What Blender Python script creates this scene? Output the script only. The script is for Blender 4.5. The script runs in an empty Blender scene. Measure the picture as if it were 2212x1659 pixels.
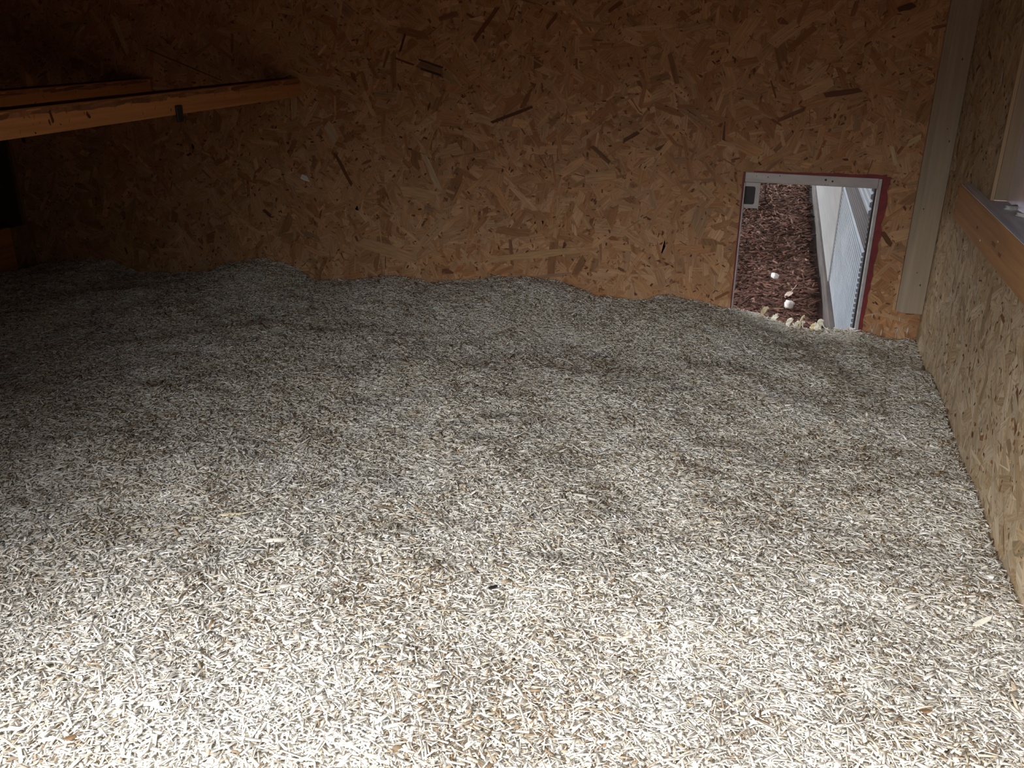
import bpy, bmesh, math, random
import numpy as np
from mathutils import Matrix, Vector

S = bpy.context.scene
COL = S.collection
# ------------------------------------------------------------------ camera
# origin of the world = the lens; x along the far wall, y into the coop, z up
CAM_ROT = ((0.95807989, -0.11412032, 0.26279172),
           (0.28644665, 0.36365662, -0.88639843),
           (0.00559012, 0.92451631, 0.38110148))
cam = bpy.data.cameras.new('camera')
cam.sensor_width = 36.0
cam.lens = 36.0 * 1900.0 / 2212.0
cam.clip_start = 0.02
camo = bpy.data.objects.new('camera', cam)
camo.matrix_world = Matrix(CAM_ROT).to_4x4()
COL.objects.link(camo)
S.camera = camo

# ------------------------------------------------------------------ light
SKY_STRENGTH = 13.4
S.view_settings.view_transform = 'Standard'
S.view_settings.look = 'None'
S.view_settings.exposure = 0.0
S.view_settings.gamma = 1.0
S.view_settings.use_curve_mapping = False
S.cycles.use_denoising = True
S.cycles.max_bounces = 8
S.cycles.diffuse_bounces = 6
S.cycles.glossy_bounces = 2
S.cycles.transmission_bounces = 4
S.cycles.caustics_reflective = False
S.cycles.caustics_refractive = False

world = bpy.data.worlds.new('overcast_sky')
S.world = world
world.use_nodes = True
wn = world.node_tree
wn.nodes.clear()
w_out = wn.nodes.new('ShaderNodeOutputWorld')
w_bg = wn.nodes.new('ShaderNodeBackground')
w_tc = wn.nodes.new('ShaderNodeTexCoord')
w_sep = wn.nodes.new('ShaderNodeSeparateXYZ')
w_ramp = wn.nodes.new('ShaderNodeValToRGB')
e = w_ramp.color_ramp.elements
e[0].position = 0.0
e[0].color = (0.05, 0.048, 0.04, 1)
e[1].position = 1.0
e[1].color = (0.95, 0.97, 1.02, 1)
for p, c in ((0.495, (0.06, 0.055, 0.045, 1)), (0.52, (0.11, 0.11, 0.10, 1)), (0.58, (0.43, 0.44, 0.45, 1)), (0.70, (0.88, 0.90, 0.93, 1))):
    k = e.new(p)
    k.color = c
w_map = wn.nodes.new('ShaderNodeMath')
w_map.operation = 'MULTIPLY_ADD'
w_map.inputs[1].default_value = 0.5
w_map.inputs[2].default_value = 0.5
wn.links.new(w_tc.outputs['Generated'], w_sep.inputs[0])
wn.links.new(w_sep.outputs['Z'], w_map.inputs[0])
wn.links.new(w_map.outputs[0], w_ramp.inputs[0])
# dimming added to the low sky on +x, to darken the left back corner
w_az = wn.nodes.new('ShaderNodeMapRange')
w_az.interpolation_type = 'SMOOTHSTEP'
w_az.inputs['From Min'].default_value = -0.10; w_az.inputs['From Max'].default_value = 0.72
w_az.inputs['To Min'].default_value = 1.0; w_az.inputs['To Max'].default_value = 0.05
w_up = wn.nodes.new('ShaderNodeMapRange')
w_up.inputs['From Min'].default_value = 0.55; w_up.inputs['From Max'].default_value = 0.95
w_mixf = wn.nodes.new('ShaderNodeMix')
w_mixf.inputs[3].default_value = 1.0
w_scale = wn.nodes.new('ShaderNodeVectorMath'); w_scale.operation = 'SCALE'
wn.links.new(w_sep.outputs['X'], w_az.inputs['Value'])
wn.links.new(w_sep.outputs['Z'], w_up.inputs['Value'])
wn.links.new(w_up.outputs[0], w_mixf.inputs[0])
wn.links.new(w_az.outputs[0], w_mixf.inputs[2])
wn.links.new(w_ramp.outputs[0], w_scale.inputs[0])
wn.links.new(w_mixf.outputs[0], w_scale.inputs['Scale'])
wn.links.new(w_scale.outputs[0], w_bg.inputs[0])
w_bg.inputs[1].default_value = SKY_STRENGTH
wn.links.new(w_bg.outputs[0], w_out.inputs[0])

# hatch the photograph is taken through, and the wall planes
D = 2.16            # far wall
XR = 0.357          # right wall
XL = -2.20          # left wall
YF = 0.33           # front wall (hatch side)
ZB = -0.685         # mean bedding height
ZFLOOR = -0.78
ZCEIL = 0.42
HATCH = (-0.90, 0.335, -0.74, 0.04)   # x0, x1, z0, z1

# sampling portal exactly in the hatch opening (only guides rays to the sky)
def portal(name, loc, rot, sx, sy):
    l = bpy.data.lights.new(name, 'AREA')
    l.shape = 'RECTANGLE'
    l.size, l.size_y = sx, sy
    l.cycles.is_portal = True
    o = bpy.data.objects.new(name, l)
    o.location = loc
    o.rotation_euler = rot
    COL.objects.link(o)
portal('hatch_daylight', ((HATCH[0] + HATCH[1]) / 2, YF - 0.03, (HATCH[2] + HATCH[3]) / 2), (math.radians(90), 0, 0), HATCH[1] - HATCH[0], HATCH[3] - HATCH[2])

# ------------------------------------------------------------------ helpers
def tag(o, label=None, cat=None, group=None, kind=None):
    if label: o['label'] = label
    if cat: o['category'] = cat
    if group: o['group'] = group
    if kind: o['kind'] = kind
    return o

def link(name, me, mat=None, parent=None):
    o = bpy.data.objects.new(name, me)
    COL.objects.link(o)
    if mat is not None:
        me.materials.append(mat)
    if parent is not None:
        o.parent = parent
        o.matrix_parent_inverse = parent.matrix_world.inverted()
    return o

def empty(name, loc):
    o = bpy.data.objects.new(name, None)
    o.location = loc
    o.empty_display_size = 0.05
    COL.objects.link(o)
    bpy.context.view_layer.update()
    return o

class MB:
    """collects polygons with a colour and grain coordinates per vertex"""
    def __init__(s):
        s.v, s.f, s.c, s.g, s.n = [], [], [], [], 0
    def poly(s, pts, col=(.5, .5, .5), gr=None):
        k = len(pts)
        s.v.extend(pts)
        s.f.append(tuple(range(s.n, s.n + k)))
        s.c.extend([col] * k)
        s.g.extend(gr if gr is not None else pts)
        s.n += k
    def box(s, x0, x1, y0, y1, z0, z1, col=(.5, .5, .5)):
        p = [(x, y, z) for x in (x0, x1) for y in (y0, y1) for z in (z0, z1)]
        b = s.n
        s.v.extend(p)
        s.c.extend([col] * 8)
        s.g.extend(p)
        for q in ((0, 1, 3, 2), (4, 6, 7, 5), (0, 4, 5, 1), (2, 3, 7, 6), (0, 2, 6, 4), (1, 5, 7, 3)):
            s.f.append(tuple(b + i for i in q))
        s.n += 8
    def prism(s, loop, a, b, col=(.5, .5, .5)):
        """closed prism between two vertex loops given as functions of the loop"""
        k = len(loop)
        base = s.n
        P = [a(p) for p in loop] + [b(p) for p in loop]
        s.v.extend(P); s.c.extend([col] * 2 * k); s.g.extend(P)
        for i in range(k):
            j = (i + 1) % k
            s.f.append((base + i, base + j, base + k + j, base + k + i))
        s.f.append(tuple(base + i for i in reversed(range(k))))
        s.f.append(tuple(base + k + i for i in range(k)))
        s.n += 2 * k
    def build(s, name, mat, parent=None, bevel=0.0, smooth=False):
        me = bpy.data.meshes.new(name)
        me.from_pydata([tuple(map(float, p)) for p in s.v], [], s.f)
        a = me.attributes.new('col', 'FLOAT_COLOR', 'POINT')
        a.data.foreach_set('color', np.concatenate([np.array(s.c, dtype=np.float32), np.ones((s.n, 1), np.float32)], 1).ravel())
        a = me.attributes.new('gr', 'FLOAT_VECTOR', 'POINT')
        a.data.foreach_set('vector', np.array(s.g, dtype=np.float32).ravel())
        me.update()
        if smooth:
            me.polygons.foreach_set('use_smooth', np.ones(len(me.polygons), bool))
        o = link(name, me, mat, parent)
        if bevel:
            m = o.modifiers.new('bevel', 'BEVEL')
            m.width = bevel
            m.segments = 2
            m.limit_method = 'ANGLE'
        return o

def nodes(name):
    m = bpy.data.materials.new(name)
    m.use_nodes = True
    nt = m.node_tree
    b = nt.nodes['Principled BSDF']
    return m, nt, b

def mat_attr(name, rough=0.7, grain=(18, 260, 260), amount=0.35, bump=0.15, spec=0.3):
    """colour from the 'col' attribute, streaked along the grain coordinates"""
    m, nt, b = nodes(name)
    ac = nt.nodes.new('ShaderNodeAttribute'); ac.attribute_name = 'col'
    ag = nt.nodes.new('ShaderNodeAttribute'); ag.attribute_name = 'gr'
    mp = nt.nodes.new('ShaderNodeVectorMath'); mp.operation = 'MULTIPLY'
    mp.inputs[1].default_value = grain
    nz = nt.nodes.new('ShaderNodeTexNoise'); nz.inputs['Scale'].default_value = 1.0
    nz.inputs['Detail'].default_value = 3.0
    mr = nt.nodes.new('ShaderNodeMapRange')
    mr.inputs['From Min'].default_value = 0.3; mr.inputs['From Max'].default_value = 0.7
    mr.inputs['To Min'].default_value = 1 - amount; mr.inputs['To Max'].default_value = 1 + amount * 0.6
    mx = nt.nodes.new('ShaderNodeVectorMath'); mx.operation = 'SCALE'
    L = nt.links.new
    L(ag.outputs['Vector'], mp.inputs[0]); L(mp.outputs[0], nz.inputs['Vector'])
    L(nz.outputs['Fac'], mr.inputs['Value'])
    L(ac.outputs['Color'], mx.inputs[0]); L(mr.outputs[0], mx.inputs['Scale'])
    L(mx.outputs[0], b.inputs['Base Color'])
    if bump:
        bp = nt.nodes.new('ShaderNodeBump'); bp.inputs['Strength'].default_value = bump
        bp.inputs['Distance'].default_value = 0.001
        L(nz.outputs['Fac'], bp.inputs['Height']); L(bp.outputs[0], b.inputs['Normal'])
    b.inputs['Roughness'].default_value = rough
    b.inputs['Specular IOR Level'].default_value = spec
    return m

def mat_noise(name, c0, c1, scale=(10, 10, 10), rough=0.6, metal=0.0, bump=0.1, detail=4.0, spec=0.4):
    m, nt, b = nodes(name)
    tc = nt.nodes.new('ShaderNodeTexCoord')
    mp = nt.nodes.new('ShaderNodeMapping'); mp.inputs['Scale'].default_value = scale
    nz = nt.nodes.new('ShaderNodeTexNoise'); nz.inputs['Scale'].default_value = 1.0; nz.inputs['Detail'].default_value = detail
    rp = nt.nodes.new('ShaderNodeValToRGB')
    rp.color_ramp.elements[0].position = 0.33; rp.color_ramp.elements[0].color = (*c0, 1)
    rp.color_ramp.elements[1].position = 0.68; rp.color_ramp.elements[1].color = (*c1, 1)
    L = nt.links.new
    L(tc.outputs['Object'], mp.inputs[0]); L(mp.outputs[0], nz.inputs['Vector']); L(nz.outputs['Fac'], rp.inputs[0])
    L(rp.outputs[0], b.inputs['Base Color'])
    if bump:
        bp = nt.nodes.new('ShaderNodeBump'); bp.inputs['Strength'].default_value = bump; bp.inputs['Distance'].default_value = 0.002
        L(nz.outputs['Fac'], bp.inputs['Height']); L(bp.outputs[0], b.inputs['Normal'])
    b.inputs['Roughness'].default_value = rough
    b.inputs['Metallic'].default_value = metal
    b.inputs['Specular IOR Level'].default_value = spec
    return m

M_OSB = mat_attr('oriented_strand_board', rough=0.62, grain=(22, 300, 1), amount=0.30, bump=0.2, spec=0.25)
M_CHIP = mat_attr('bedding_chip', rough=0.75, grain=(60, 900, 900), amount=0.22, bump=0.0, spec=0.2)
M_MULCH = mat_attr('bark_mulch', rough=0.8, grain=(25, 240, 240), amount=0.4, bump=0.2, spec=0.2)
M_PINE = mat_attr('planed_pine', rough=0.6, grain=(120, 5, 120), amount=0.22, bump=0.1, spec=0.25)
M_PINE_V = mat_attr('planed_pine_upright', rough=0.6, grain=(120, 120, 5), amount=0.14, bump=0.1, spec=0.25)
M_RED = mat_noise('red_barn_paint', (0.13, 0.010, 0.012), (0.21, 0.016, 0.018), (60, 60, 60), 0.55)
M_ALU = mat_noise('dull_aluminium', (0.36, 0.335, 0.335), (0.46, 0.43, 0.43), (18, 18, 60), 0.5, 0.25, 0.05)
M_DARK = mat_noise('black_plastic', (0.010, 0.009, 0.009), (0.022, 0.02, 0.02), (30, 30, 30), 0.5)
M_WHITE = mat_noise('white_painted_board', (0.31, 0.315, 0.32), (0.39, 0.395, 0.40), (60, 3, 60), 0.55)
M_RIB = mat_noise('pale_ribbed_sheet', (0.19, 0.222, 0.265), (0.27, 0.31, 0.355), (14, 5, 14), 0.45)
M_RIBDARK = mat_noise('dark_ribbed_sheet', (0.035, 0.033, 0.036), (0.07, 0.062, 0.066), (14, 3, 14), 0.5)
M_KERB = mat_noise('weathered_kerb_timber', (0.065, 0.053, 0.048), (0.12, 0.098, 0.09), (60, 6, 60), 0.8)
M_SOIL = mat_noise('dark_soil', (0.03, 0.014, 0.010), (0.07, 0.03, 0.022), (30, 30, 30), 0.9)
M_FLOOR = mat_noise('plywood_floor', (0.25, 0.16, 0.09), (0.38, 0.26, 0.15), (3, 40, 3), 0.7)
M_SHAVE = mat_noise('fresh_wood_shaving', (0.78, 0.66, 0.38), (0.90, 0.82, 0.60), (50, 50, 50), 0.7)
M_SHAVEW = mat_noise('bleached_wood_shaving', (0.80, 0.76, 0.62), (0.93, 0.90, 0.80), (50, 50, 50), 0.7)
M_PELLET = mat_noise('white_foam', (0.78, 0.74, 0.70), (0.92, 0.90, 0.86), (90, 90, 90), 0.8)
M_FEATHER = mat_noise('pale_feather', (0.45, 0.34, 0.29), (0.62, 0.50, 0.44), (200, 40, 200), 0.8)
M_BROWN = mat_noise('brown_flake', (0.10, 0.055, 0.025), (0.24, 0.14, 0.07), (120, 120, 120), 0.7)
M_DUST = mat_noise('pale_sawdust', (0.55, 0.52, 0.50), (0.72, 0.70, 0.70), (200, 200, 200), 0.9)

def mat_pane():
    m, nt, b = nodes('dusty_plastic_pane')
    b.inputs['Base Color'].default_value = (0.46, 0.43, 0.48, 1)
    b.inputs['Roughness'].default_value = 0.25
    b.inputs['Transmission Weight'].default_value = 0.85
    b.inputs['IOR'].default_value = 1.2
    return m
M_PANE = mat_pane()

rng = np.random.default_rng(7)

def vnoise(x, y, scale, seed):
    """smooth value noise in 0..1"""
    r = np.random.default_rng(seed)
    T = r.random((64, 64))
    u, v = np.asarray(x) / scale + 100.3, np.asarray(y) / scale + 57.7
    i, j = np.floor(u).astype(int), np.floor(v).astype(int)
    a, b = u - i, v - j
    a, b = a * a * (3 - 2 * a), b * b * (3 - 2 * b)
    g = lambda p, q: T[p % 64, q % 64]
    return (g(i, j) * (1 - a) + g(i + 1, j) * a) * (1 - b) + (g(i, j + 1) * (1 - a) + g(i + 1, j + 1) * a) * b

# ------------------------------------------------------------------ strand board walls
STRAND_COLS = np.array([(.43, .228, .108), (.465, .258, .128), (.415, .216, .098), (.385, .19, .084), (.485, .285, .152), (.345, .160, .069), (.44, .252, .135), (.41, .220, .112)])
DARK_COLS = np.array([(.14, .055, .022), (.10, .04, .018), (.19, .08, .032), (.12, .05, .024)])

def strand(mb, P, u, v, L, W, ang, col, d, r, bounds=None, hole=None, jag=0.25):
    """one flake: eight-cornered sliver with ragged ends, lying d above the board"""
    ca, sa = math.cos(ang), math.sin(ang)
    hl, hw = L / 2, W / 2
    j = lambda s: (r.random() - .5) * s
    e0, e1 = j(W * .9), j(W * .9)
    pts = [(-hl + e0 + j(W * jag), -hw), (-hl * .35, -hw * (1 + j(.3))), (hl * .35, -hw * (1 + j(.3))), (hl + e1 + j(W * jag), -hw * (.75 + j(.5))),
           (hl - e1 + j(W * jag), hw), (hl * .35, hw * (1 + j(.3))), (-hl * .35, hw * (1 + j(.3))), (-hl - e0 + j(W * jag), hw * (.75 + j(.5)))]
    off = r.random() * 50
    out, gr, sides = [], [], set()
    for a, b in pts:
        uu, vv = u + a * ca - b * sa, v + a * sa + b * ca
        if bounds:
            uu = min(max(uu, bounds[0]), bounds[1]); vv = min(max(vv, bounds[2]), bounds[3])
        if hole and hole[0] < uu < hole[1] and hole[2] < vv < hole[3]:
            q = min((uu - hole[0], 0), (hole[1] - uu, 1), (hole[3] - vv, 2), (vv - hole[2], 3))[1]
            sides.add(q)
            if q == 0: uu = hole[0]
            elif q == 1: uu = hole[1]
            elif q == 2: vv = hole[3]
            else: vv = hole[2]
        out.append(P(uu, vv, d)); gr.append((a + off, b + off, 0.0))
    cut = hole and any(abs((hu - u) * ca + (hv - v) * sa) < hl + W * 1.2 and abs((hv - v) * ca - (hu - u) * sa) < hw * 1.4 + .014 for hu in hole[:2] for hv in hole[2:])
    if not cut and len(sides) < 2:
        mb.poly(out, col, gr)

def strand_board(mb, P, bounds, hole, n, nfleck, seed, thick=0.0006, bias=0.0, spread=math.pi, flip=False):
    r = np.random.default_rng(seed)
    def inside(u, v):
        return hole and hole[0] < u < hole[1] and hole[2] < v < hole[3]
    cen = (r.random((n, 2)) * [bounds[1] - bounds[0], bounds[3] - bounds[2]]) + [bounds[0], bounds[2]]
    ds = np.sort(r.random(n)) * thick
    for i in range(n):
        u, v = cen[i]
        if inside(u, v): continue
        big = 1.0 - 0.45 * i / n
        L = float(np.exp(r.normal(math.log(.078), .42))) * big
        W = float(np.exp(r.normal(math.log(.023), .5))) * big
        if r.random() < .2: W *= .35
        W = min(W, L * .6)
        ang = bias + (r.random() - .5) * spread
        c = STRAND_COLS[r.integers(len(STRAND_COLS))] * (0.86 + .24 * r.random())
        q = r.random()
        if q < .05:
            c = DARK_COLS[r.integers(4)] * (1.1 + 1.1 * r.random()); W *= .4; L *= .6
        elif q < .09:
            c = c * 1.18
        elif q < .16:
            c = c * .74
        strand(mb, P, u, v, min(L, .16), W, ang, tuple(c), 0.0002 + ds[i], r, bounds, hole)
    for i in range(nfleck):
        u = bounds[0] + r.random() * (bounds[1] - bounds[0]); v = bounds[2] + r.random() * (bounds[3] - bounds[2])
        if inside(u, v): continue
        L = .0015 + .009 * r.random() ** 2.2; W = L * (.16 + .4 * r.random())
        strand(mb, P, u, v, L, W, bias + (r.random() - .5) * spread, tuple(DARK_COLS[r.integers(4)] * (.7 + 1.6 * r.random())), thick + 0.0004 + .0006 * i / max(nfleck, 1), r, bounds, hole, .5)

def board_faces(mb, P, bounds, hole, thick, col):
    """solid panel with a cut-out; P(u, v, d): d towards the room"""
    u0, u1, v0, v1 = bounds
    cells = [bounds] if not hole else [(u0, hole[0], v0, v1), (hole[1], u1, v0, v1), (hole[0], hole[1], v0, hole[2]), (hole[0], hole[1], hole[3], v1)]
    for a0, a1, b0, b1 in cells:
        if a1 - a0 < 1e-6 or b1 - b0 < 1e-6: continue
        base = mb.n
        pts = [P(u, v, d) for u in (a0, a1) for v in (b0, b1) for d in (-thick, 0)]
        mb.v.extend(pts); mb.c.extend([col] * 8); mb.g.extend(pts); mb.n += 8
        for q in ((0, 1, 3, 2), (4, 6, 7, 5), (0, 4, 5, 1), (2, 3, 7, 6), (0, 2, 6, 4), (1, 5, 7, 3)):
            mb.f.append(tuple(base + i for i in q))

OSB_BASE = (.41, .22, .10)
HOLE = (-0.075, 0.2275, -0.735, -0.322)      # pop door cut-out in the far wall
# --- far wall
PB = lambda u, v, d: (u, D - d, v)
mb = MB()
bb = (XL - .02, XR + .02, ZFLOOR, ZCEIL)
board_faces(mb, PB, bb, HOLE, 0.012, OSB_BASE)
strand_board(mb, PB, (XL, XR, -.76, .30), HOLE, 13000, 11000, 11, thick=.0022)
r2 = np.random.default_rng(5)
def feat(p0, p1, w, col, jag=.3):
    """a flake that can be picked out in the photo, by its two ends on the wall"""
    L = math.hypot(p1[0] - p0[0], p1[1] - p0[1])
    strand(mb, PB, (p0[0] + p1[0]) / 2, (p0[1] + p1[1]) / 2, L, w, math.atan2(p1[1] - p0[1], p1[0] - p0[0]), col, 0.0036 + r2.random() * .0006, r2, bb, HOLE, jag)
for a in (((-0.6961, -0.2318), (-0.5905, -0.1923), 0.0078, (0.09, 0.032, 0.014)),
          ((-0.5958, -0.1517), (-0.6163, -0.1974), 0.0075, (0.22, 0.09, 0.035)),
          ((-0.6637, -0.1989), (-0.6166, -0.1651), 0.0240, (0.33, 0.15, 0.06)),
          ((-0.8877, -0.0967), (-0.8196, -0.1213), 0.0216, (.20, .10, .05)),
          ((-0.8807, -0.1095), (-0.8258, -0.1247), 0.0054, (.045, .026, .018)),
          ((-0.8861, -0.0880), (-0.8217, -0.1063), 0.0043, (.055, .03, .02)),
          ((-0.6803, 0.0305), (-0.7401, -0.0426), 0.0101, (0.16, 0.06, 0.025)),
          ((-1.1330, -0.3263), (-1.0900, -0.4080), 0.0096, (0.14, 0.055, 0.022)),
          ((-0.6465, -0.5231), (-0.6411, -0.5892), 0.0085, (0.2, 0.09, 0.04)),
          ((-0.5010, -0.5199), (-0.5097, -0.5567), 0.0060, (0.1, 0.04, 0.02)),
          ((-1.1511, -0.2488), (-1.1267, -0.2974), 0.0259, (.46, .32, .20)),
          ((-0.8793, -0.3175), (-0.8397, -0.4052), 0.0152, (.46, .32, .20)),
          ((-0.4411, -0.2783), (-0.3949, -0.3158), 0.0098, (0.16, 0.07, 0.03)),
          ((-0.3648, -0.2632), (-0.3293, -0.2425), 0.0097, (0.1, 0.045, 0.02)),
          ((-0.5605, -0.0143), (-0.5334, 0.0178), 0.0081, (0.16, 0.06, 0.025)),
          ((-0.4146, 0.0221), (-0.3846, 0.0425), 0.0088, (0.15, 0.055, 0.025)),
          ((-1.2380, -0.3911), (-1.2177, -0.3987), 0.0149, (0.75, 0.7, 0.62)),
          ((-1.7682, 0.0093), (-1.7392, -0.0874), 0.0162, (0.5, 0.35, 0.18)),
          ((-1.6771, -0.0736), (-1.4531, -0.1506), 0.0029, (0.12, 0.05, 0.02)),
          ((-0.2689, -0.0652), (-0.2482, -0.1299), 0.0119, (0.22, 0.1, 0.045)),
          ((-0.9183, -0.0296), (-0.9350, -0.0715), 0.0053, (0.07, 0.03, 0.015)),
          ((-0.9362, -0.0181), (-0.8598, -0.0365), 0.0191, (0.26, 0.12, 0.05)),
          ((-0.9441, -0.4122), (-0.8531, -0.4251), 0.0316, (.46, .275, .14)),
          ((-0.4542, -0.3566), (-0.3796, -0.3472), 0.0270, (.46, .265, .13)),
          ((-0.4928, -0.0735), (-0.4651, -0.0711), 0.0143, (.46, .265, .13)),
          ((-1.0740, -0.5577), (-0.9118, -0.5968), 0.0336, (.44, .25, .125)),
          ((-0.6818, -0.4989), (-0.5944, -0.5049), 0.0194, (0.3, 0.14, 0.06)),
          ((-1.2565, -0.1188), (-1.1661, -0.1567), 0.0159, (.44, .25, .12)),
          ((-0.8284, 0.0055), (-0.7806, 0.0160), 0.0124, (0.22, 0.1, 0.05)),
          ((-0.7010, -0.5802), (-0.4653, -0.5376), 0.0175, (.43, .25, .12)),
          ((0.0772, -0.1467), (0.1527, -0.1351), 0.0117, (0.13, 0.05, 0.02)),
          ((-0.0151, -0.2042), (0.0418, -0.1773), 0.0091, (0.18, 0.07, 0.03)),
          ((-0.0126, -0.0567), (0.0396, -0.0091), 0.0134, (0.26, 0.11, 0.04)),
          ((0.2020, 0.0282), (0.2324, 0.0354), 0.0125, (0.08, 0.035, 0.018)),
          ((0.2325, -0.2501), (0.2484, -0.2896), 0.0089, (0.5, 0.37, 0.2)),
          ((0.2648, -0.2438), (0.2904, -0.2280), 0.0138, (0.48, 0.34, 0.17)),
          ((0.2429, -0.4410), (0.2676, -0.4715), 0.0106, (0.12, 0.05, 0.02))):
    feat(*a)
wall_back = mb.build('wall_back', M_OSB)
tag(wall_back, kind='structure')

# --- right wall with the window cut-out
WIN = (0.62, 1.705, -0.285, 0.18)            # y0, y1, z0, z1
PR = lambda u, v, d: (XR - d, u, v)
mb = MB()
bb = (YF, D, ZFLOOR, ZCEIL)
board_faces(mb, PR, bb, WIN, 0.006, (.40, .28, .17))
STRAND_COLS = np.array([(.49, .36, .22), (.53, .41, .27), (.46, .33, .19), (.42, .29, .16), (.56, .44, .30), (.50, .37, .23)])
strand_board(mb, PR, (.45, D, -.76, .28), WIN, 9000, 5200, 23, thick=.0005)
for (y, z, w) in ((1.80, -.085, .012), (1.86, -.135, .007)):
    strand(mb, PR, y, z, w * 1.5, w, 1.4, (.62, .55, .46), .0025, r2)
wall_right = mb.build('wall_right', M_OSB)
tag(wall_right, kind='structure')

# --- left wall with the dark nest opening, front wall round the hatch, ceiling, floor
PL = lambda u, v, d: (XL + d, u, v)
mb = MB()
NEST = (0.9, 2.148, -0.585, -0.19)
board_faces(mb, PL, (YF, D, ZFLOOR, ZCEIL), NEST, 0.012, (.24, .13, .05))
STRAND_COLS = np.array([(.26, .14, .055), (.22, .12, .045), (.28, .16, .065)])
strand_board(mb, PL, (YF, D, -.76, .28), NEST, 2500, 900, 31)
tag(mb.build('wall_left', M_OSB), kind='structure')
mb = MB()
PF = lambda u, v, d: (u, YF + d, v)
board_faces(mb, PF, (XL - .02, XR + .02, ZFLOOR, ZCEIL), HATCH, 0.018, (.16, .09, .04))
tag(mb.build('wall_front', M_OSB), kind='structure')
mb = MB(); mb.box(XL - .05, XR + .28, YF - .05, D + .05, ZCEIL, ZCEIL + .02, (.16, .09, .04))  # overhang past the right wall is added to dim the window light
tag(mb.build('ceiling', M_OSB), kind='structure')
mb = MB(); mb.box(XL - .02, XR + .02, YF - .02, D + .012, ZFLOOR - .02, ZFLOOR, (.34, .22, .12))
tag(mb.build('floor', M_FLOOR), kind='structure')

# red paint smeared round the cut-out (a thin irregular film on the board)
mb = MB()
def paint(a, b, w0, w1, side, n=26, seed=3):
    r = np.random.default_rng(seed)
    wob = [w0 + (w1 - w0) * (i / (n - 1)) for i in range(n)]
    wob = [w * (.75 + .5 * r.random()) for w in wob]
    P0, P1 = [], []
    for i in range(n):
        t = i / (n - 1)
        x, z = a[0] + (b[0] - a[0]) * t, a[1] + (b[1] - a[1]) * t
        P0.append((x, z)); P1.append((x + side[0] * wob[i], z + side[1] * wob[i]))
    for i in range(n - 1):
        mb.prism([P0[i], P0[i + 1], P1[i + 1], P1[i]], lambda p: (p[0], D - .0002 - seed * .0001, p[1]), lambda p: (p[0], D - .0036 - seed * .00025, p[1]))
x0, x1, z0, z1 = HOLE
paint((x0, -.72), (x0, z1), .0018, .003, (-1, 0), seed=1)
paint((x0 + .02, z1), (x1 + .006, z1), .003, .0075, (0, 1), seed=2)
paint((x1, -.70), (x1, z1 + .004), .006, .015, (1, 0), seed=4)
for xx in (x0, x1):       # painted reveal of the cut board
    mb.box(xx - .0006, xx + .0006, D - .0034, D + .0125, -.735, z1)
mb.build('painted_edge', M_RED, wall_back)
wall_back.children[0]['label'] = 'uneven red paint round the small door cut-out'

# ------------------------------------------------------------------ corner batten, window
mb = MB()
xb0, xb1, yb = .300, XR - .001, 2.134
loop = [(xb0, D - .001), (xb0, yb + .012), (xb0 + .013, yb), (xb1, yb), (xb1, D - .001)]
mb.prism(loop, lambda p: (p[0], p[1], -.622), lambda p: (p[0], p[1], ZCEIL), (.355, .28, .20))
for i in range(6):
    xx, zz = r2.uniform(xb0 + .018, xb1 - .006), r2.uniform(-.6, .05)
    s_ = .0006 + .0007 * r2.random()
    mb.box(xx - s_, xx + s_, yb - .0008, yb + .001, zz - 2 * s_, zz + 2 * s_, (.10, .06, .035))
o = mb.build('trim_1', M_PINE_V, bevel=.0015)
tag(o, 'pale planed corner batten stopping short of the bedding', 'batten', kind='structure')

win = empty('window_1', (XR, WIN[0], WIN[2]))
tag(win, 'side window with a flat wooden ledge in right wall', 'window', kind='structure')
mb = MB(); mb.box(XR - .020, XR - .0005, .45, 1.885, -.350, -.283, (.46, .25, .115))
for (y, z, L, w, c) in ((1.66, -.322, .010, .004, (.16, .07, .03)), (1.62, -.335, .004, .003, (.75, .72, .68)), (1.52, -.32, .03, .006, (.30, .15, .07)), (1.47, -.325, .022, .005, (.30, .15, .07)), (1.5, -.31, .006, .003, (.6, .45, .33))):
    mb.box(XR - .0206, XR - .0195, y - L / 2, y + L / 2, z - w / 2, z + w / 2, c)
mb.build('window_rail', M_PINE, win, bevel=.003)
mb = MB(); mb.box(XR - .0195, XR - .0005, .46, 1.875, -.2835, -.2818, (.80, .77, .81)); mb.box(XR - .0005, XR + .085, WIN[0] + .001, WIN[1] - .001, -.2848, -.2818, (.80, .77, .81))  # dust-pale top, with bluish window daylight put into its colour
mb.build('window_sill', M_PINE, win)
mb = MB(); mb.box(XR + .0065, XR + .085, WIN[1], WIN[1] + .045, -.2815, WIN[3] + .03, (.34, .25, .17))
mb.build('window_jamb', M_PINE_V, win)
mb = MB(); mb.box(XR + .0065, XR + .085, WIN[0] - .045, WIN[0], -.2815, WIN[3] + .03, (.34, .25, .17))
mb.build('window_jamb', M_PINE_V, win)
mb = MB(); mb.box(XR + .0065, XR + .085, WIN[0] - .045, WIN[1] + .045, WIN[3], WIN[3] + .03, (.34, .25, .17))
mb.build('window_head', M_PINE, win)
mb = MB(); mb.box(XR + .026, XR + .029, WIN[0], WIN[1] - .001, -.2812, WIN[3] - .001, (.5, .5, .5))
mb.build('window_pane', M_PANE, win)

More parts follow.
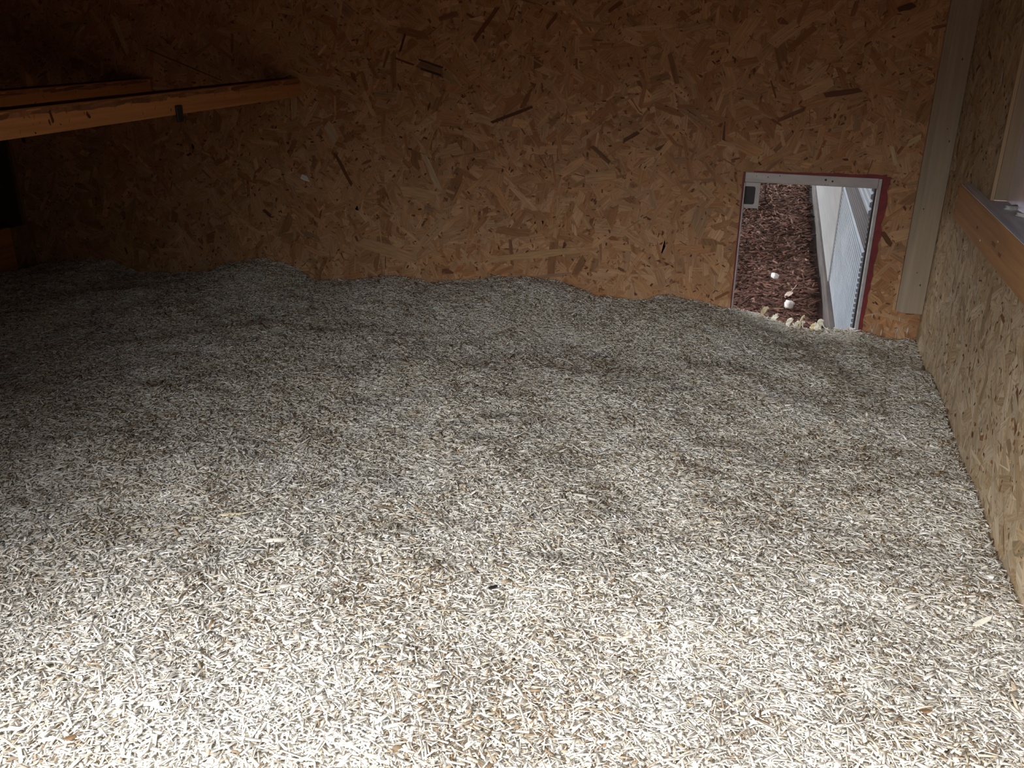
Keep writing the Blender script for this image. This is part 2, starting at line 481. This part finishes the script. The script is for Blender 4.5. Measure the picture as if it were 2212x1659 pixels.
# ------------------------------------------------------------------ loose chips
def chips(pos, length, width, thick, yaw, pitch, roll, cols, base=None):
    """many small tapered slivers (five faces each) + optional base sheet -> mesh"""
    n = len(pos)
    r = np.random.default_rng(99)
    T = np.array([(-1, -1, 0), (1, -1, 0), (1, 1, 0), (-1, 1, 0), (-1, -1, 1), (1, -1, 1), (1, 1, 1), (-1, 1, 1)], float)
    V = np.repeat(T[None], n, 0)
    ta = .35 + .65 * r.random((n, 1)); tb = .35 + .65 * r.random((n, 1))
    left = T[:, 0] < 0
    V[:, left, 1] *= ta; V[:, ~left, 1] *= tb
    sh = (r.random((n, 1)) - .5) * .5
    V[:, :, 0] += sh * T[None, :, 1] * (width / np.maximum(length, 1e-6))[:, None]
    V[:, :, 0] *= (length / 2)[:, None]; V[:, :, 1] *= (width / 2)[:, None]; V[:, :, 2] *= thick[:, None]
    gr = V + r.random((n, 1, 3)) * 40
    cr, sr = np.cos(roll)[:, None], np.sin(roll)[:, None]
    y, z = V[:, :, 1] * cr - V[:, :, 2] * sr, V[:, :, 1] * sr + V[:, :, 2] * cr
    cp, sp = np.cos(pitch)[:, None], np.sin(pitch)[:, None]
    x, z = V[:, :, 0] * cp - z * sp, V[:, :, 0] * sp + z * cp
    cw, sw = np.cos(yaw)[:, None], np.sin(yaw)[:, None]
    X, Y = x * cw - y * sw, x * sw + y * cw
    W = np.stack([X, Y, z], 2) + pos[:, None]
    F = np.array([(4, 5, 6, 7), (0, 1, 5, 4), (1, 2, 6, 5), (2, 3, 7, 6), (3, 0, 4, 7)])
    faces = (F[None] + (np.arange(n) * 8)[:, None, None]).reshape(-1, 4)
    verts = W.reshape(-1, 3); C = np.repeat(cols[:, None], 8, 1).reshape(-1, 3); G = gr.reshape(-1, 3)
    if base is not None:
        bv, bf, bc = base
        faces = np.concatenate([faces, bf + len(verts)])
        verts = np.concatenate([verts, bv]); C = np.concatenate([C, bc]); G = np.concatenate([G, bv])
    return verts, faces, C, G

def quad_mesh(name, verts, faces, C, G):
    me = bpy.data.meshes.new(name)
    nv, nf = len(verts), len(faces)
    me.vertices.add(nv); me.loops.add(nf * 4); me.polygons.add(nf)
    me.vertices.foreach_set('co', verts.astype(np.float32).ravel())
    me.loops.foreach_set('vertex_index', faces.astype(np.int32).ravel())
    me.polygons.foreach_set('loop_start', np.arange(0, nf * 4, 4, dtype=np.int32))
    me.update(calc_edges=True)
    a = me.attributes.new('col', 'FLOAT_COLOR', 'POINT')
    a.data.foreach_set('color', np.concatenate([C, np.ones((nv, 1))], 1).astype(np.float32).ravel())
    a = me.attributes.new('gr', 'FLOAT_VECTOR', 'POINT')
    a.data.foreach_set('vector', G.astype(np.float32).ravel())
    return me

# crest of the bedding where it meets the far wall: (x, height)
SIL = np.array([(-2.35, -.732), (-2.128, -.707), (-1.915, -.676), (-1.821, -.711), (-1.592, -.692), (-1.494, -.659), (-1.399, -.635), (-1.31, -.642), (-1.226, -.682), (-1.11, -.672), (-.968, -.647), (-.86, -.66), (-.78, -.648), (-.675, -.628), (-.524, -.622), (-.4, -.66), (-.316, -.659), (-.235, -.639), (-.165, -.645), (-.073, -.658), (-.005, -.67), (.064, -.692), (.129, -.695), (.228, -.682), (.277, -.696), (.355, -.699)])
def bed_z(x, y):
    x, y = np.asarray(x, float), np.asarray(y, float)
    h = -.688 + .018 * (vnoise(x, y, .31, 1) - .5) + .020 * (vnoise(x, y, .13, 2) - .5) + .012 * (vnoise(x, y, .055, 3) - .5)
    t = np.clip((y - 1.84) / .27, 0, 1); t = t * t * (3 - 2 * t)
    s = np.interp(x, SIL[:, 0], SIL[:, 1]) - .004 + .010 * (vnoise(x, y, .045, 8) - .5)
    h = h * (1 - t) + s * t
    hole = (x > HOLE[0]) & (x < HOLE[1])
    return h - np.where(hole, np.clip((y - D - .005) * 1.2, 0, .03), 0)

def bedding():
    N = 480000
    r = np.random.default_rng(42)
    y = .40 + (D + .02 - .40) * r.random(N * 2) ** .92
    xl = np.maximum(XL + .032, -.34 - .98 * y)
    x = xl + (XR - .004 - xl) * r.random(N * 2)
    wgt = (XR - xl) / (XR + .34 + .98 * D)
    keep = r.random(N * 2) < wgt
    inhole = (x > HOLE[0] + .006) & (x < HOLE[1] - .006)
    keep &= (y < D - .004) | inhole
    x, y = x[keep][:N], y[keep][:N]
    # thinner cover in the far left corner
    yo = .36 + (D - .40) * r.random(150000)
    xo = XL + .032 + (XR - .004 - XL - .032) * r.random(150000)
    ko = xo < -.34 - .98 * yo
    x, y = np.concatenate([x, xo[ko]]), np.concatenate([y, yo[ko]])
    n = len(x)
    L = np.clip(np.exp(r.normal(math.log(.0105), .46, n)), .004, .036)
    W = np.clip(np.exp(r.normal(math.log(.0024), .42, n)), .0008, .007)
    W = np.minimum(W, L * .5)
    th = .0004 + .0007 * r.random(n)
    z = bed_z(x, y) + r.random(n) ** 1.5 * .0095 - .001
    patch = vnoise(x, y, .035, 21) * .6 + vnoise(x, y, .12, 22) * .4
    pal = np.array([(.64, .59, .505), (.56, .523, .455), (.71, .662, .582), (.525, .45, .335), (.355, .27, .18), (.82, .79, .735), (.22, .15, .09)])
    q = r.random(n) + (patch - .5) * .62
    idx = np.select([q < .05, q < .30, q < .58, q < .80, q < .91, q < .97], [5, 2, 0, 1, 3, 4], 6)
    idx = np.where((idx == 6) & (r.random(n) < .55), 3, idx)
    cols = pal[idx] * (.82 + .34 * r.random((n, 1)))
    # a few chips caught on the wall under the corner batten
    nb = 9
    xb, zb = r.uniform(.25, .352, nb), r.uniform(-.69, -.632, nb)
    pos = np.concatenate([np.stack([x, y, z], 1), np.stack([xb, np.full(nb, D - .004), zb], 1)])
    L = np.concatenate([L, r.uniform(.008, .016, nb)]); W = np.concatenate([W, r.uniform(.002, .005, nb)]); th = np.concatenate([th, np.full(nb, .001)])
    yaw = np.concatenate([r.random(n) * 2 * math.pi, r.normal(math.pi / 2, .3, nb)])
    pit = np.concatenate([r.normal(0, .24, n), r.normal(1.4, .08, nb)])
    rol = np.concatenate([r.normal(0, .35, n), np.zeros(nb)])
    cols = np.concatenate([cols, np.tile([.55, .47, .36], (nb, 1))])
    # the mass underneath
    gx = np.arange(XL + .002, XR, .012); gx[-1] = XR - .001
    gy = np.arange(YF + .005, D, .012); gy[-1] = D - .001
    X, Y = np.meshgrid(gx, gy)
    X = np.where(Y < 2.075, np.maximum(X, XL + .0205), X)
    Zt = bed_z(X, Y) - .0015
    bv = np.stack([X.ravel(), Y.ravel(), Zt.ravel()], 1)
    ny, nx = X.shape
    i = (np.arange(ny - 1)[:, None] * nx + np.arange(nx - 1)[None]).ravel()
    bf = np.stack([i, i + 1, i + nx + 1, i + nx], 1)
    # tongue of bedding filling the foot of the cut-out
    hx = np.linspace(HOLE[0] + .002, HOLE[1] - .002, 30); hy = np.array([D - .002, D + .008, D + .02, D + .03])
    HX, HY = np.meshgrid(hx, hy)
    hz = bed_z(HX, HY) - .003; hz[-1] -= .03
    hv = np.stack([HX.ravel(), HY.ravel(), hz.ravel()], 1)
    k = (np.arange(3)[:, None] * 30 + np.arange(29)[None]).ravel()
    hf = np.stack([k, k + 1, k + 31, k + 30], 1) + len(bv)
    bv = np.concatenate([bv, hv]); bf = np.concatenate([bf, hf])
    bc = np.tile([.46, .40, .30], (len(bv), 1)) * (.8 + .4 * vnoise(bv[:, 0], bv[:, 1], .006, 5))[:, None]
    me = quad_mesh('bedding', *chips(pos, L, W, th, yaw, pit, rol, cols, (bv, bf, bc)))
    o = link('bedding', me, M_CHIP)
    tag(o, 'pale chopped straw bedding spread deep over the coop floor', 'bedding', kind='stuff')
bedding()

# ------------------------------------------------------------------ perches
def perch(name, xf, y0, zt, h, depth, base, label, marks):
    mb = MB()
    c = .004
    loop = [(xf, zt - h + c), (xf - c, zt - h), (xf - depth + c, zt - h), (xf - depth, zt - h + c), (xf - depth, zt - c), (xf - depth + c, zt), (xf - .0025, zt), (xf, zt - .0025)]
    mb.prism(loop, lambda p: (p[0], y0, p[1]), lambda p: (p[0], D - .003, p[1]), base)
    r = np.random.default_rng(int(abs(xf) * 100))
    PT = lambda u, v, d: (xf - v, u, zt + d)
    for i in range(marks):     # trodden-in dirt on top, with ragged drips over the edge
        u = y0 + .05 + (D - y0 - .1) * r.random()
        strand(mb, PT, u, .012 + (depth - .02) * r.random(), .03 + .07 * r.random(), .010 + .014 * r.random(), (r.random() - .5) * .6, tuple(np.array((.17, .10, .075)) * (.4 + .7 * r.random())), .0004 + .0006 * r.random(), r, (y0, D - .004, .003, depth - .003))
    PS = lambda u, v, d: (xf + d, u, v)
    for i in range(marks // 2):
        u = y0 + .03 + (D - y0 - .06) * r.random()
        s_ = r.random()
        if i % 2:
            strand(mb, PS, u, zt - .0055 - .0045 * r.random(), .03 + .05 * r.random(), .003 + .006 * r.random(), r.normal(0, .05), tuple(np.array((.24, .105, .05)) * (.6 + .7 * r.random())), .0003 + .0003 * r.random(), r, (y0, D - .004, zt - h + .005, zt - .0027))
        if i % 4 == 0:
            strand(mb, PS, u, zt - .010 - (h - .018) * s_ * s_, .003 + .008 * r.random(), .0012 + .0025 * r.random(), r.normal(1.5, .4), tuple(np.array((.36, .145, .045)) * (.5 + .6 * r.random())), .0004 + .0004 * r.random(), r, (y0, D - .004, zt - h + .005, zt - .0027))
    return mb, PS, r

mb, PS, r = perch('perch', -1.22, .50, -.139, .046, .048, (.49, .225, .088), '', 520)
for (u, v, L, w, a) in ((1.292, -.157, .020, .005, 1.75), (1.285, -.166, .010, .003, 1.75), (1.38, -.163, .012, .006, 2.2), (1.31, -.172, .003, .003, 0), (1.25, -.180, .003, .003, 0)):
    strand(mb, PS, u, v, L, w, a, (.075, .028, .012), .0012, r)
perch_front = mb.build('perch', M_PINE)
tag(perch_front, 'nearer orange wooden perch with dark notch, soiled on top', 'perch', 'wooden perches')
mb = MB()
mb.box(-1.2205, -1.2150, 1.632, 1.652, -.200, -.166, (.02, .015, .012))
mb.build('perch_bracket', M_DARK, perch_front, bevel=.002)['label'] = 'small black bracket under the perch'
mb, PS, r = perch('perch', -1.68, .50, -.150, .046, .048, (.46, .195, .06), '', 300)
o = mb.build('perch', M_PINE)
tag(o, 'rear wooden perch half hidden behind the nearer perch', 'perch', 'wooden perches')

# nest opening: dark box behind the left wall with a board across its foot
mb = MB()
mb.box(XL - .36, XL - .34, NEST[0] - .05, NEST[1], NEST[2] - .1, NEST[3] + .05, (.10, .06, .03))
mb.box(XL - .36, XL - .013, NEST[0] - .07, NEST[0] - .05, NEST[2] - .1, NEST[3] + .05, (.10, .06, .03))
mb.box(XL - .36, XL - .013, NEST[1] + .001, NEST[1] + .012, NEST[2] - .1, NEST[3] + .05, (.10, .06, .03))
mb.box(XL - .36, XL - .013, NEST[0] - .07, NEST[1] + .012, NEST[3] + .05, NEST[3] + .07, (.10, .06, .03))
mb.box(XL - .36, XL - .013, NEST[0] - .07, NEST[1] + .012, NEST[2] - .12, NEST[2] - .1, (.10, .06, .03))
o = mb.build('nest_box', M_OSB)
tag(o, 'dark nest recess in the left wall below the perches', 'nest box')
mb = MB(); mb.box(XL + .001, XL + .020, .60, 2.069, -.77, -.577, (.40, .17, .06))
o = mb.build('nest_board', M_PINE, bevel=.002)
tag(o, 'low reddish board along the left wall under the nest opening', 'board')

# ------------------------------------------------------------------ pop door frame
fr = empty('door_frame', (.076, D + .02, -.70))
tag(fr, 'slim grey metal frame of the small chicken door in back wall', 'door frame', kind='thing')
ya, yb = D + .004, D + .016
mb = MB()
mb.box(HOLE[0] + .001, HOLE[1] - .008, ya, yb, -.346, HOLE[3] - .001)
mb.build('lintel', M_ALU, fr, bevel=.001)
lint = fr.children[0]
for (x, z, s_) in ((.106, -.332, .0026), (.121, -.3345, .0022), (.106, -.3425, .0008), (.112, -.3425, .0008), (-.022, -.3325, .0013), (-.048, -.331, .0010), (.004, -.328, .0012)):
    mb = MB()
    mb.prism([(math.cos(a) * s_ + x, math.sin(a) * s_ + z) for a in [k * math.pi / 5 for k in range(10)]], lambda p: (p[0], ya + .001, p[1]), lambda p: (p[0], ya - .0004, p[1]))
    mb.build('screw_hole', M_DARK, lint)
# lock bracket at the upper left with its rounded slot (modelled as a real cut-out)
mb = MB()
bx0, bx1, bz0, bz1 = HOLE[0] + .001, -.0365, -.407, -.346
sx1, sz0, sz1 = -.0475, -.3975, -.3560
mb.prism([(bx0, bz1), (bx0, sz1), (sx1 - .003, sz1), (sx1, sz1 - .003), (sx1, sz0 + .003), (sx1 - .003, sz0), (bx0, sz0), (bx0, bz0), (bx1, bz0), (bx1, bz1)], lambda p: (p[0], ya, p[1]), lambda p: (p[0], yb, p[1]))
mb.build('lock_bracket', M_ALU, fr, bevel=.0008)
mb = MB(); mb.box(bx0, sx1 + .004, yb + .001, yb + .006, sz0 - .004, sz1 + .004)
mb.build('lock_slot', M_DARK, fr)
mb = MB()
mb.box(HOLE[0] + .0008, HOLE[0] + .0038, ya - .006, yb + .01, -.735, -.346)
mb.build('side_rail', M_ALU, fr, bevel=.0006)
mb = MB()
mb.box(HOLE[1] - .0085, HOLE[1] - .0008, ya - .005, yb + .002, -.735, HOLE[3] - .001)
mb.build('side_rail', M_ALU, fr, bevel=.0012)
mb = MB()
mb.box(HOLE[1] - .0125, HOLE[1] - .0080, yb + .002, yb + .009, -.735, -.346)  # dark strip added for the shaded side of the frame channel
mb.build('rail_shade_strip', M_DARK, fr)

def tube(name, pts, rad, mat, parent=None):
    cu = bpy.data.curves.new(name, 'CURVE'); cu.dimensions = '3D'
    s = cu.splines.new('NURBS'); s.points.add(len(pts) - 1)
    for p, q in zip(s.points, pts): p.co = (*q, 1)
    s.use_endpoint_u = True; s.order_u = 3
    cu.bevel_depth = rad; cu.bevel_resolution = 3; cu.resolution_u = 8; cu.use_fill_caps = True
    t = bpy.data.objects.new('tmp', cu); COL.objects.link(t)
    dg = bpy.context.evaluated_depsgraph_get()
    me = bpy.data.meshes.new_from_object(t.evaluated_get(dg)); me.name = name
    bpy.data.objects.remove(t); bpy.data.curves.remove(cu)
    me.materials.clear()
    return link(name, me, mat, parent)
o = tube('cable', [(-.0255, D + .019, -.345), (-.0255, D + .019, -.36), (-.0245, D + .022, -.385), (-.016, D + .03, -.40), (-.002, D + .035, -.409)], .0011, M_DARK)
tag(o, 'thin dark cable hanging from the metal door frame lintel', 'cable')

# ------------------------------------------------------------------ outside: mulch, run side, things on the ground
ZG = -.885
mb = MB(); mb.box(-9, 9, D + .03, 14, ZG - .06, ZG - .012)
tag(mb.build('ground', M_SOIL), kind='structure')
mb = MB(); mb.box(-9, 9, -9, D + .03, ZG - .06, ZG - .03)
tag(mb.build('ground', M_SOIL), kind='structure')

def mulch():
    r = np.random.default_rng(77)
    N = 46000
    y = D + .05 + 5.4 * r.random(N) ** 1.5
    x = -.28 - .16 * (y - D) + (.442 + .16 * (y - D)) * r.random(N)
    L = np.clip(np.exp(r.normal(math.log(.032), .45, N)), .012, .12)
    W = np.clip(np.exp(r.normal(math.log(.007), .4, N)), .003, .025); W = np.minimum(W, L * .5)
    z = ZG + .03 * (vnoise(x, y, .22, 31) - .5) + .016 * r.random(N) - .006
    th = .0015 + .004 * r.random(N)
    pal = np.array([(.150, .077, .056), (.115, .057, .042), (.19, .10, .073), (.08, .040, .030), (.26, .155, .115), (.05, .028, .022)])
    idx = r.choice(6, N, p=[.27, .22, .22, .12, .09, .08])
    cols = pal[idx] * (.80 + .50 * r.random((N, 1)))
    yaw = r.normal(0.2, .9, N)
    me = quad_mesh('mulch', *chips(np.stack([x, y, z], 1), L, W, th, yaw, r.normal(0, .22, N), r.normal(0, .35, N), cols))
    o = link('mulch', me, M_MULCH)
    tag(o, 'reddish brown bark mulch on the ground outside the small door', 'mulch', kind='stuff')
mulch()

XS = .194
run = empty('run_wall', (XS, 4.6, ZG))
tag(run, 'pale ribbed side wall of the run outside the small door', 'run wall', kind='thing')
mb = MB(); mb.box(XS, XS + .045, D + .05, 9.0, ZG - .02, -.825)
mb.build('kerb_board', M_KERB, run, bevel=.004)
def ribs(z0, z1, y0, y1, pitch, depth, xs):
    mb = MB()
    n = int(round((z1 - z0) / pitch))
    prof = []
    for i in range(n):
        for q, dx in ((0, depth), (.25, 0), (.75, 0), (1, depth)):
            prof.append((xs + dx, z0 + (i + q) * (z1 - z0) / n))
    loop = prof + [(xs + depth + .006, z1), (xs + depth + .006, z0)]
    base = mb.n
    k = len(prof)
    for yy in (y0, y1):
        for p in prof + [(xs + depth + .006, q[1]) for q in prof]:
            mb.v.append((p[0], yy, p[1])); mb.c.append((.5,) * 3); mb.g.append((0, 0, 0)); mb.n += 1
    A, B = base, base + 2 * k
    for i in range(k - 1):
        mb.f.append((A + i, A + i + 1, B + i + 1, B + i))
        mb.f.append((A + k + i, B + k + i, B + k + i + 1, A + k + i + 1))
        mb.f.append((A + i, A + k + i, A + k + i + 1, A + i + 1))
        mb.f.append((B + i, B + i + 1, B + k + i + 1, B + k + i))
    mb.f.append((A, B, B + k, A + k)); mb.f.append((A + k - 1, A + 2 * k - 1, B + 2 * k - 1, B + k - 1))
    return mb
YSEAM = 3.12
Y0 = D + .028
ribs(-.825, -.497, Y0, YSEAM, .0125, .006, XS + .016).build('ribbed_sheet', M_RIB, run)
ribs(-.497, -.415, Y0, 9.0, .0125, .006, XS + .020).build('dark_strip', M_RIBDARK, run)
ribs(-.415, .2, Y0, 9.0, .0185, .008, XS + .016).build('ribbed_sheet', M_RIB, run)
mb = MB(); mb.box(XS + .011, XS + .034, YSEAM + .008, 3.90, -.825, -.497)
mb.build('flat_board', M_WHITE, run, bevel=.003)
mb = MB(); mb.box(XS + .012, XS + .034, 3.908, 9.0, -.825, -.497)
mb.build('flat_board', M_WHITE, run, bevel=.003)
mb = MB(); mb.box(XS + .028, XS + .040, YSEAM - .01, 9.0, -.825, -.497)
mb.build('backing_strip', M_RIBDARK, run)

mb = MB(); mb.box(-2.6, .32, D + .30, 7.5, .42, .46, (.2, .2, .2))  # unseen cover added over the run to shade mulch and door light
tag(mb.build('added_shade_roof', M_SOIL), kind='structure')

def lump(name, c, size, mat, seed, sub=2, jit=.16, boxy=.6):
    bm = bmesh.new()
    bmesh.ops.create_cube(bm, size=1.0)
    bmesh.ops.subdivide_edges(bm, edges=bm.edges[:], cuts=3, use_grid_fill=True)
    r = random.Random(seed)
    for v in bm.verts:
        d = v.co.normalized() * .62
        v.co = v.co * boxy + d * (1 - boxy) + Vector([(r.random() - .5) * jit for _ in range(3)])
        v.co = Vector((v.co.x * size[0], v.co.y * size[1], v.co.z * size[2]))
    me = bpy.data.meshes.new(name); bm.to_mesh(me); bm.free()
    me.polygons.foreach_set('use_smooth', np.ones(len(me.polygons), bool))
    o = link(name, me, mat)
    o.location = c
    o.rotation_euler = (r.uniform(-.2, .2), r.uniform(-.2, .2), r.uniform(0, 3))
    return o
tag(lump('foam_crumb', (.032, 3.30, ZG + .022), (.026, .020, .018), M_PELLET, 1), 'small white block on the mulch farther from the small door', 'crumb', 'white blocks on the mulch')
tag(lump('foam_crumb', (.084, 2.94, ZG + .024), (.024, .022, .024), M_PELLET, 2), 'white block on the mulch nearest the threshold shavings', 'crumb', 'white blocks on the mulch')

# feather: curved vane with a quill
fe = empty('feather', (.088, 3.08, ZG + .02))
tag(fe, 'small pale feather lying on the mulch between white blocks', 'feather')
mb = MB()
ol = [(-.020, -.004), (-.012, -.013), (.002, -.015), (.014, -.010), (.020, 0), (.014, .010), (.002, .016), (-.012, .012), (-.020, .004)]
for i in range(len(ol)):
    pass
mb.prism(ol, lambda p: (.082 + p[0] * .6 - p[1] * .5, 3.06 + p[0] * .5 + p[1] * .8, ZG + .022 + .25 * abs(p[1]) + .4 * p[0]), lambda p: (.082 + p[0] * .6 - p[1] * .5, 3.06 + p[0] * .5 + p[1] * .8, ZG + .0232 + .25 * abs(p[1]) + .4 * p[0]))
mb.build('vane', M_FEATHER, fe)
tube('quill', [(.078, 3.055, ZG + .022), (.092, 3.075, ZG + .034), (.104, 3.10, ZG + .048)], .0013, M_FEATHER, fe)

# curled shavings on the threshold
def shaving(c, length, width, curl, yaw, tilt, mat, seed, label):
    r = random.Random(seed)
    n, mseg = 14, 5
    th = .0006
    bm = bmesh.new()
    rows = []
    for side in (0, 1):
        rr = []
        for i in range(n + 1):
            t = i / n
            a = curl * t
            R = length / max(curl, .01)
            px, pz = R * math.sin(a), R * (1 - math.cos(a))
            nx_, nz_ = -math.sin(a), math.cos(a)
            row = []
            wl = width * (.55 + .45 * math.sin(math.pi * min(1, .15 + .8 * t))) * (1 + r.uniform(-.16, .16))
            for j in range(mseg + 1):
                s = j / mseg - .5
                fl = .0012 * math.sin(7 * s + 9 * t) + (.0016 * (r.random() - .5))
                row.append(bm.verts.new((px + nx_ * (fl + side * th), s * wl + .25 * wl * math.sin(3 * t), pz + nz_ * (fl + side * th))))
            rr.append(row)
        rows.append(rr)
        r = random.Random(seed)
    A, B = rows
    for i in range(n):
        for j in range(mseg):
            bm.faces.new((A[i][j], A[i + 1][j], A[i + 1][j + 1], A[i][j + 1]))
            bm.faces.new((B[i][j], B[i][j + 1], B[i + 1][j + 1], B[i + 1][j]))
        bm.faces.new((A[i][0], B[i][0], B[i + 1][0], A[i + 1][0]))
        bm.faces.new((A[i][mseg], A[i + 1][mseg], B[i + 1][mseg], B[i][mseg]))
    for j in range(mseg):
        bm.faces.new((A[0][j], A[0][j + 1], B[0][j + 1], B[0][j]))
        bm.faces.new((A[n][j], B[n][j], B[n][j + 1], A[n][j + 1]))
    me = bpy.data.meshes.new('wood_shaving'); bm.to_mesh(me); bm.free()
    o = link('wood_shaving', me, mat)
    o.location = c
    o.rotation_euler = (tilt, random.Random(seed + 9).uniform(-.9, .1), yaw)
    return tag(o, label, 'wood shaving', 'curled shavings on the door threshold')
SH = [(1648, 690, .022, .014, 1.6, 2.0, .9, 0, 'yellow curled shaving at the left end of the threshold row'),
      (1666, 690, .020, .010, 2.2, .4, .6, 1, 'white curled shaving just right of the yellow one at the left end'),
      (1680, 697, .016, .010, 1.4, 2.6, .3, 1, 'small pale shaving in the gap left of the threshold middle'),
      (1700, 702, .018, .009, 1.2, 1.0, .4, 1, 'flat pale shaving lying in the middle of the threshold row'),
      (1718, 700, .014, .007, 1.0, .5, 1.0, 1, 'thin pale shaving standing left of the tall upright one'),
      (1730, 692, .026, .012, .9, 1.8, 1.3, 0, 'tall upright yellow shaving in the middle of the threshold'),
      (1742, 696, .020, .012, 2.4, 2.8, .8, 1, 'pale curl leaning on the tall upright yellow shaving'),
      (1752, 706, .020, .011, 1.6, 1.2, 1.1, 0, 'yellow curl low at the right part of the threshold'),
      (1762, 700, .024, .013, 2.6, .2, .9, 1, 'large white curl above the low yellow one on the right'),
      (1776, 706, .024, .014, 1.8, 2.2, .5, 1, 'broad white shaving next to the large white curl'),
      (1790, 708, .022, .014, 2.0, 3.0, .4, 1, 'white shaving at the right end against the kerb board')]
Rm = np.array(CAM_ROT)
def on_y(px, py, y):
    d = Rm @ np.array([px - 1106., -(py - 829.5), -1900.])
    return d * y / d[1]
for i, (px, py, L, W, cu, yw, ti, m, lab) in enumerate(SH):
    yy = D - .003 + .004 * (i % 3)
    p = on_y(px, py, yy)
    shaving((p[0], yy, float(bed_z(p[0], D)) + .007), L * 1.35, W * 1.3, cu, yw, ti, M_SHAVEW if m else M_SHAVE, 100 + i, lab)

# ------------------------------------------------------------------ odd flakes on the bedding, crumbs on the ledge
def flake(name, xy, L, W, yaw, mat, seed, label, cat, t=.002):
    r = random.Random(seed)
    mb = MB()
    k = 10
    loop = [(math.cos(a) * L / 2 * (.85 + .3 * r.random()), math.sin(a) * W / 2 * (.85 + .3 * r.random())) for a in [2 * math.pi * i / k for i in range(k)]]
    mb.prism(loop, lambda p: (p[0], p[1], -t / 2 + 4 * p[0] * p[0]), lambda p: (p[0], p[1], t / 2 + 4 * p[0] * p[0]))
    o = mb.build(name, mat)
    o.location = (xy[0], xy[1], float(bed_z(*xy)) + .0085)
    o.rotation_euler = (r.uniform(-.15, .15), r.uniform(-.15, .15), yaw)
    return tag(o, label, cat)
flake('leaf_flake', (-.622, .532), .011, .007, .6, M_BROWN, 1, 'brown leaf scrap on bedding in the lower left corner', 'leaf scrap')
flake('leaf_flake', (.215, .828), .012, .006, .2, M_BROWN, 2, 'brown oval scrap on bedding near the lower right corner', 'leaf scrap')
flake('leaf_flake', (.208, .872), .006, .006, 1.2, M_BROWN, 3, 'tiny round brown scrap just behind the oval brown one', 'leaf scrap')
flake('bark_scrap', (-.293, .908), .014, .004, .9, M_DARK, 4, 'dark bark scrap on bedding in the middle foreground', 'bark scrap')
flake('wood_splinter', (.304, 1.02), .030, .007, .7, M_SHAVEW, 5, 'large whitish splinter on bedding close to the right wall', 'splinter')
flake('wood_splinter', (-.72, .968), .034, .005, .5, M_SHAVE, 6, 'long tan splinter on bedding in the left foreground', 'splinter')
tag(lump('sawdust_crumb', (.378, 1.625, -.2785), (.009, .034, .007), M_DUST, 11, jit=.3), 'pale sawdust clump on the window ledge, farther one', 'crumb')
tag(lump('sawdust_crumb', (.379, 1.555, -.2785), (.008, .022, .006), M_DUST, 12, jit=.3), 'pale sawdust clump on the window ledge, nearer one', 'crumb')
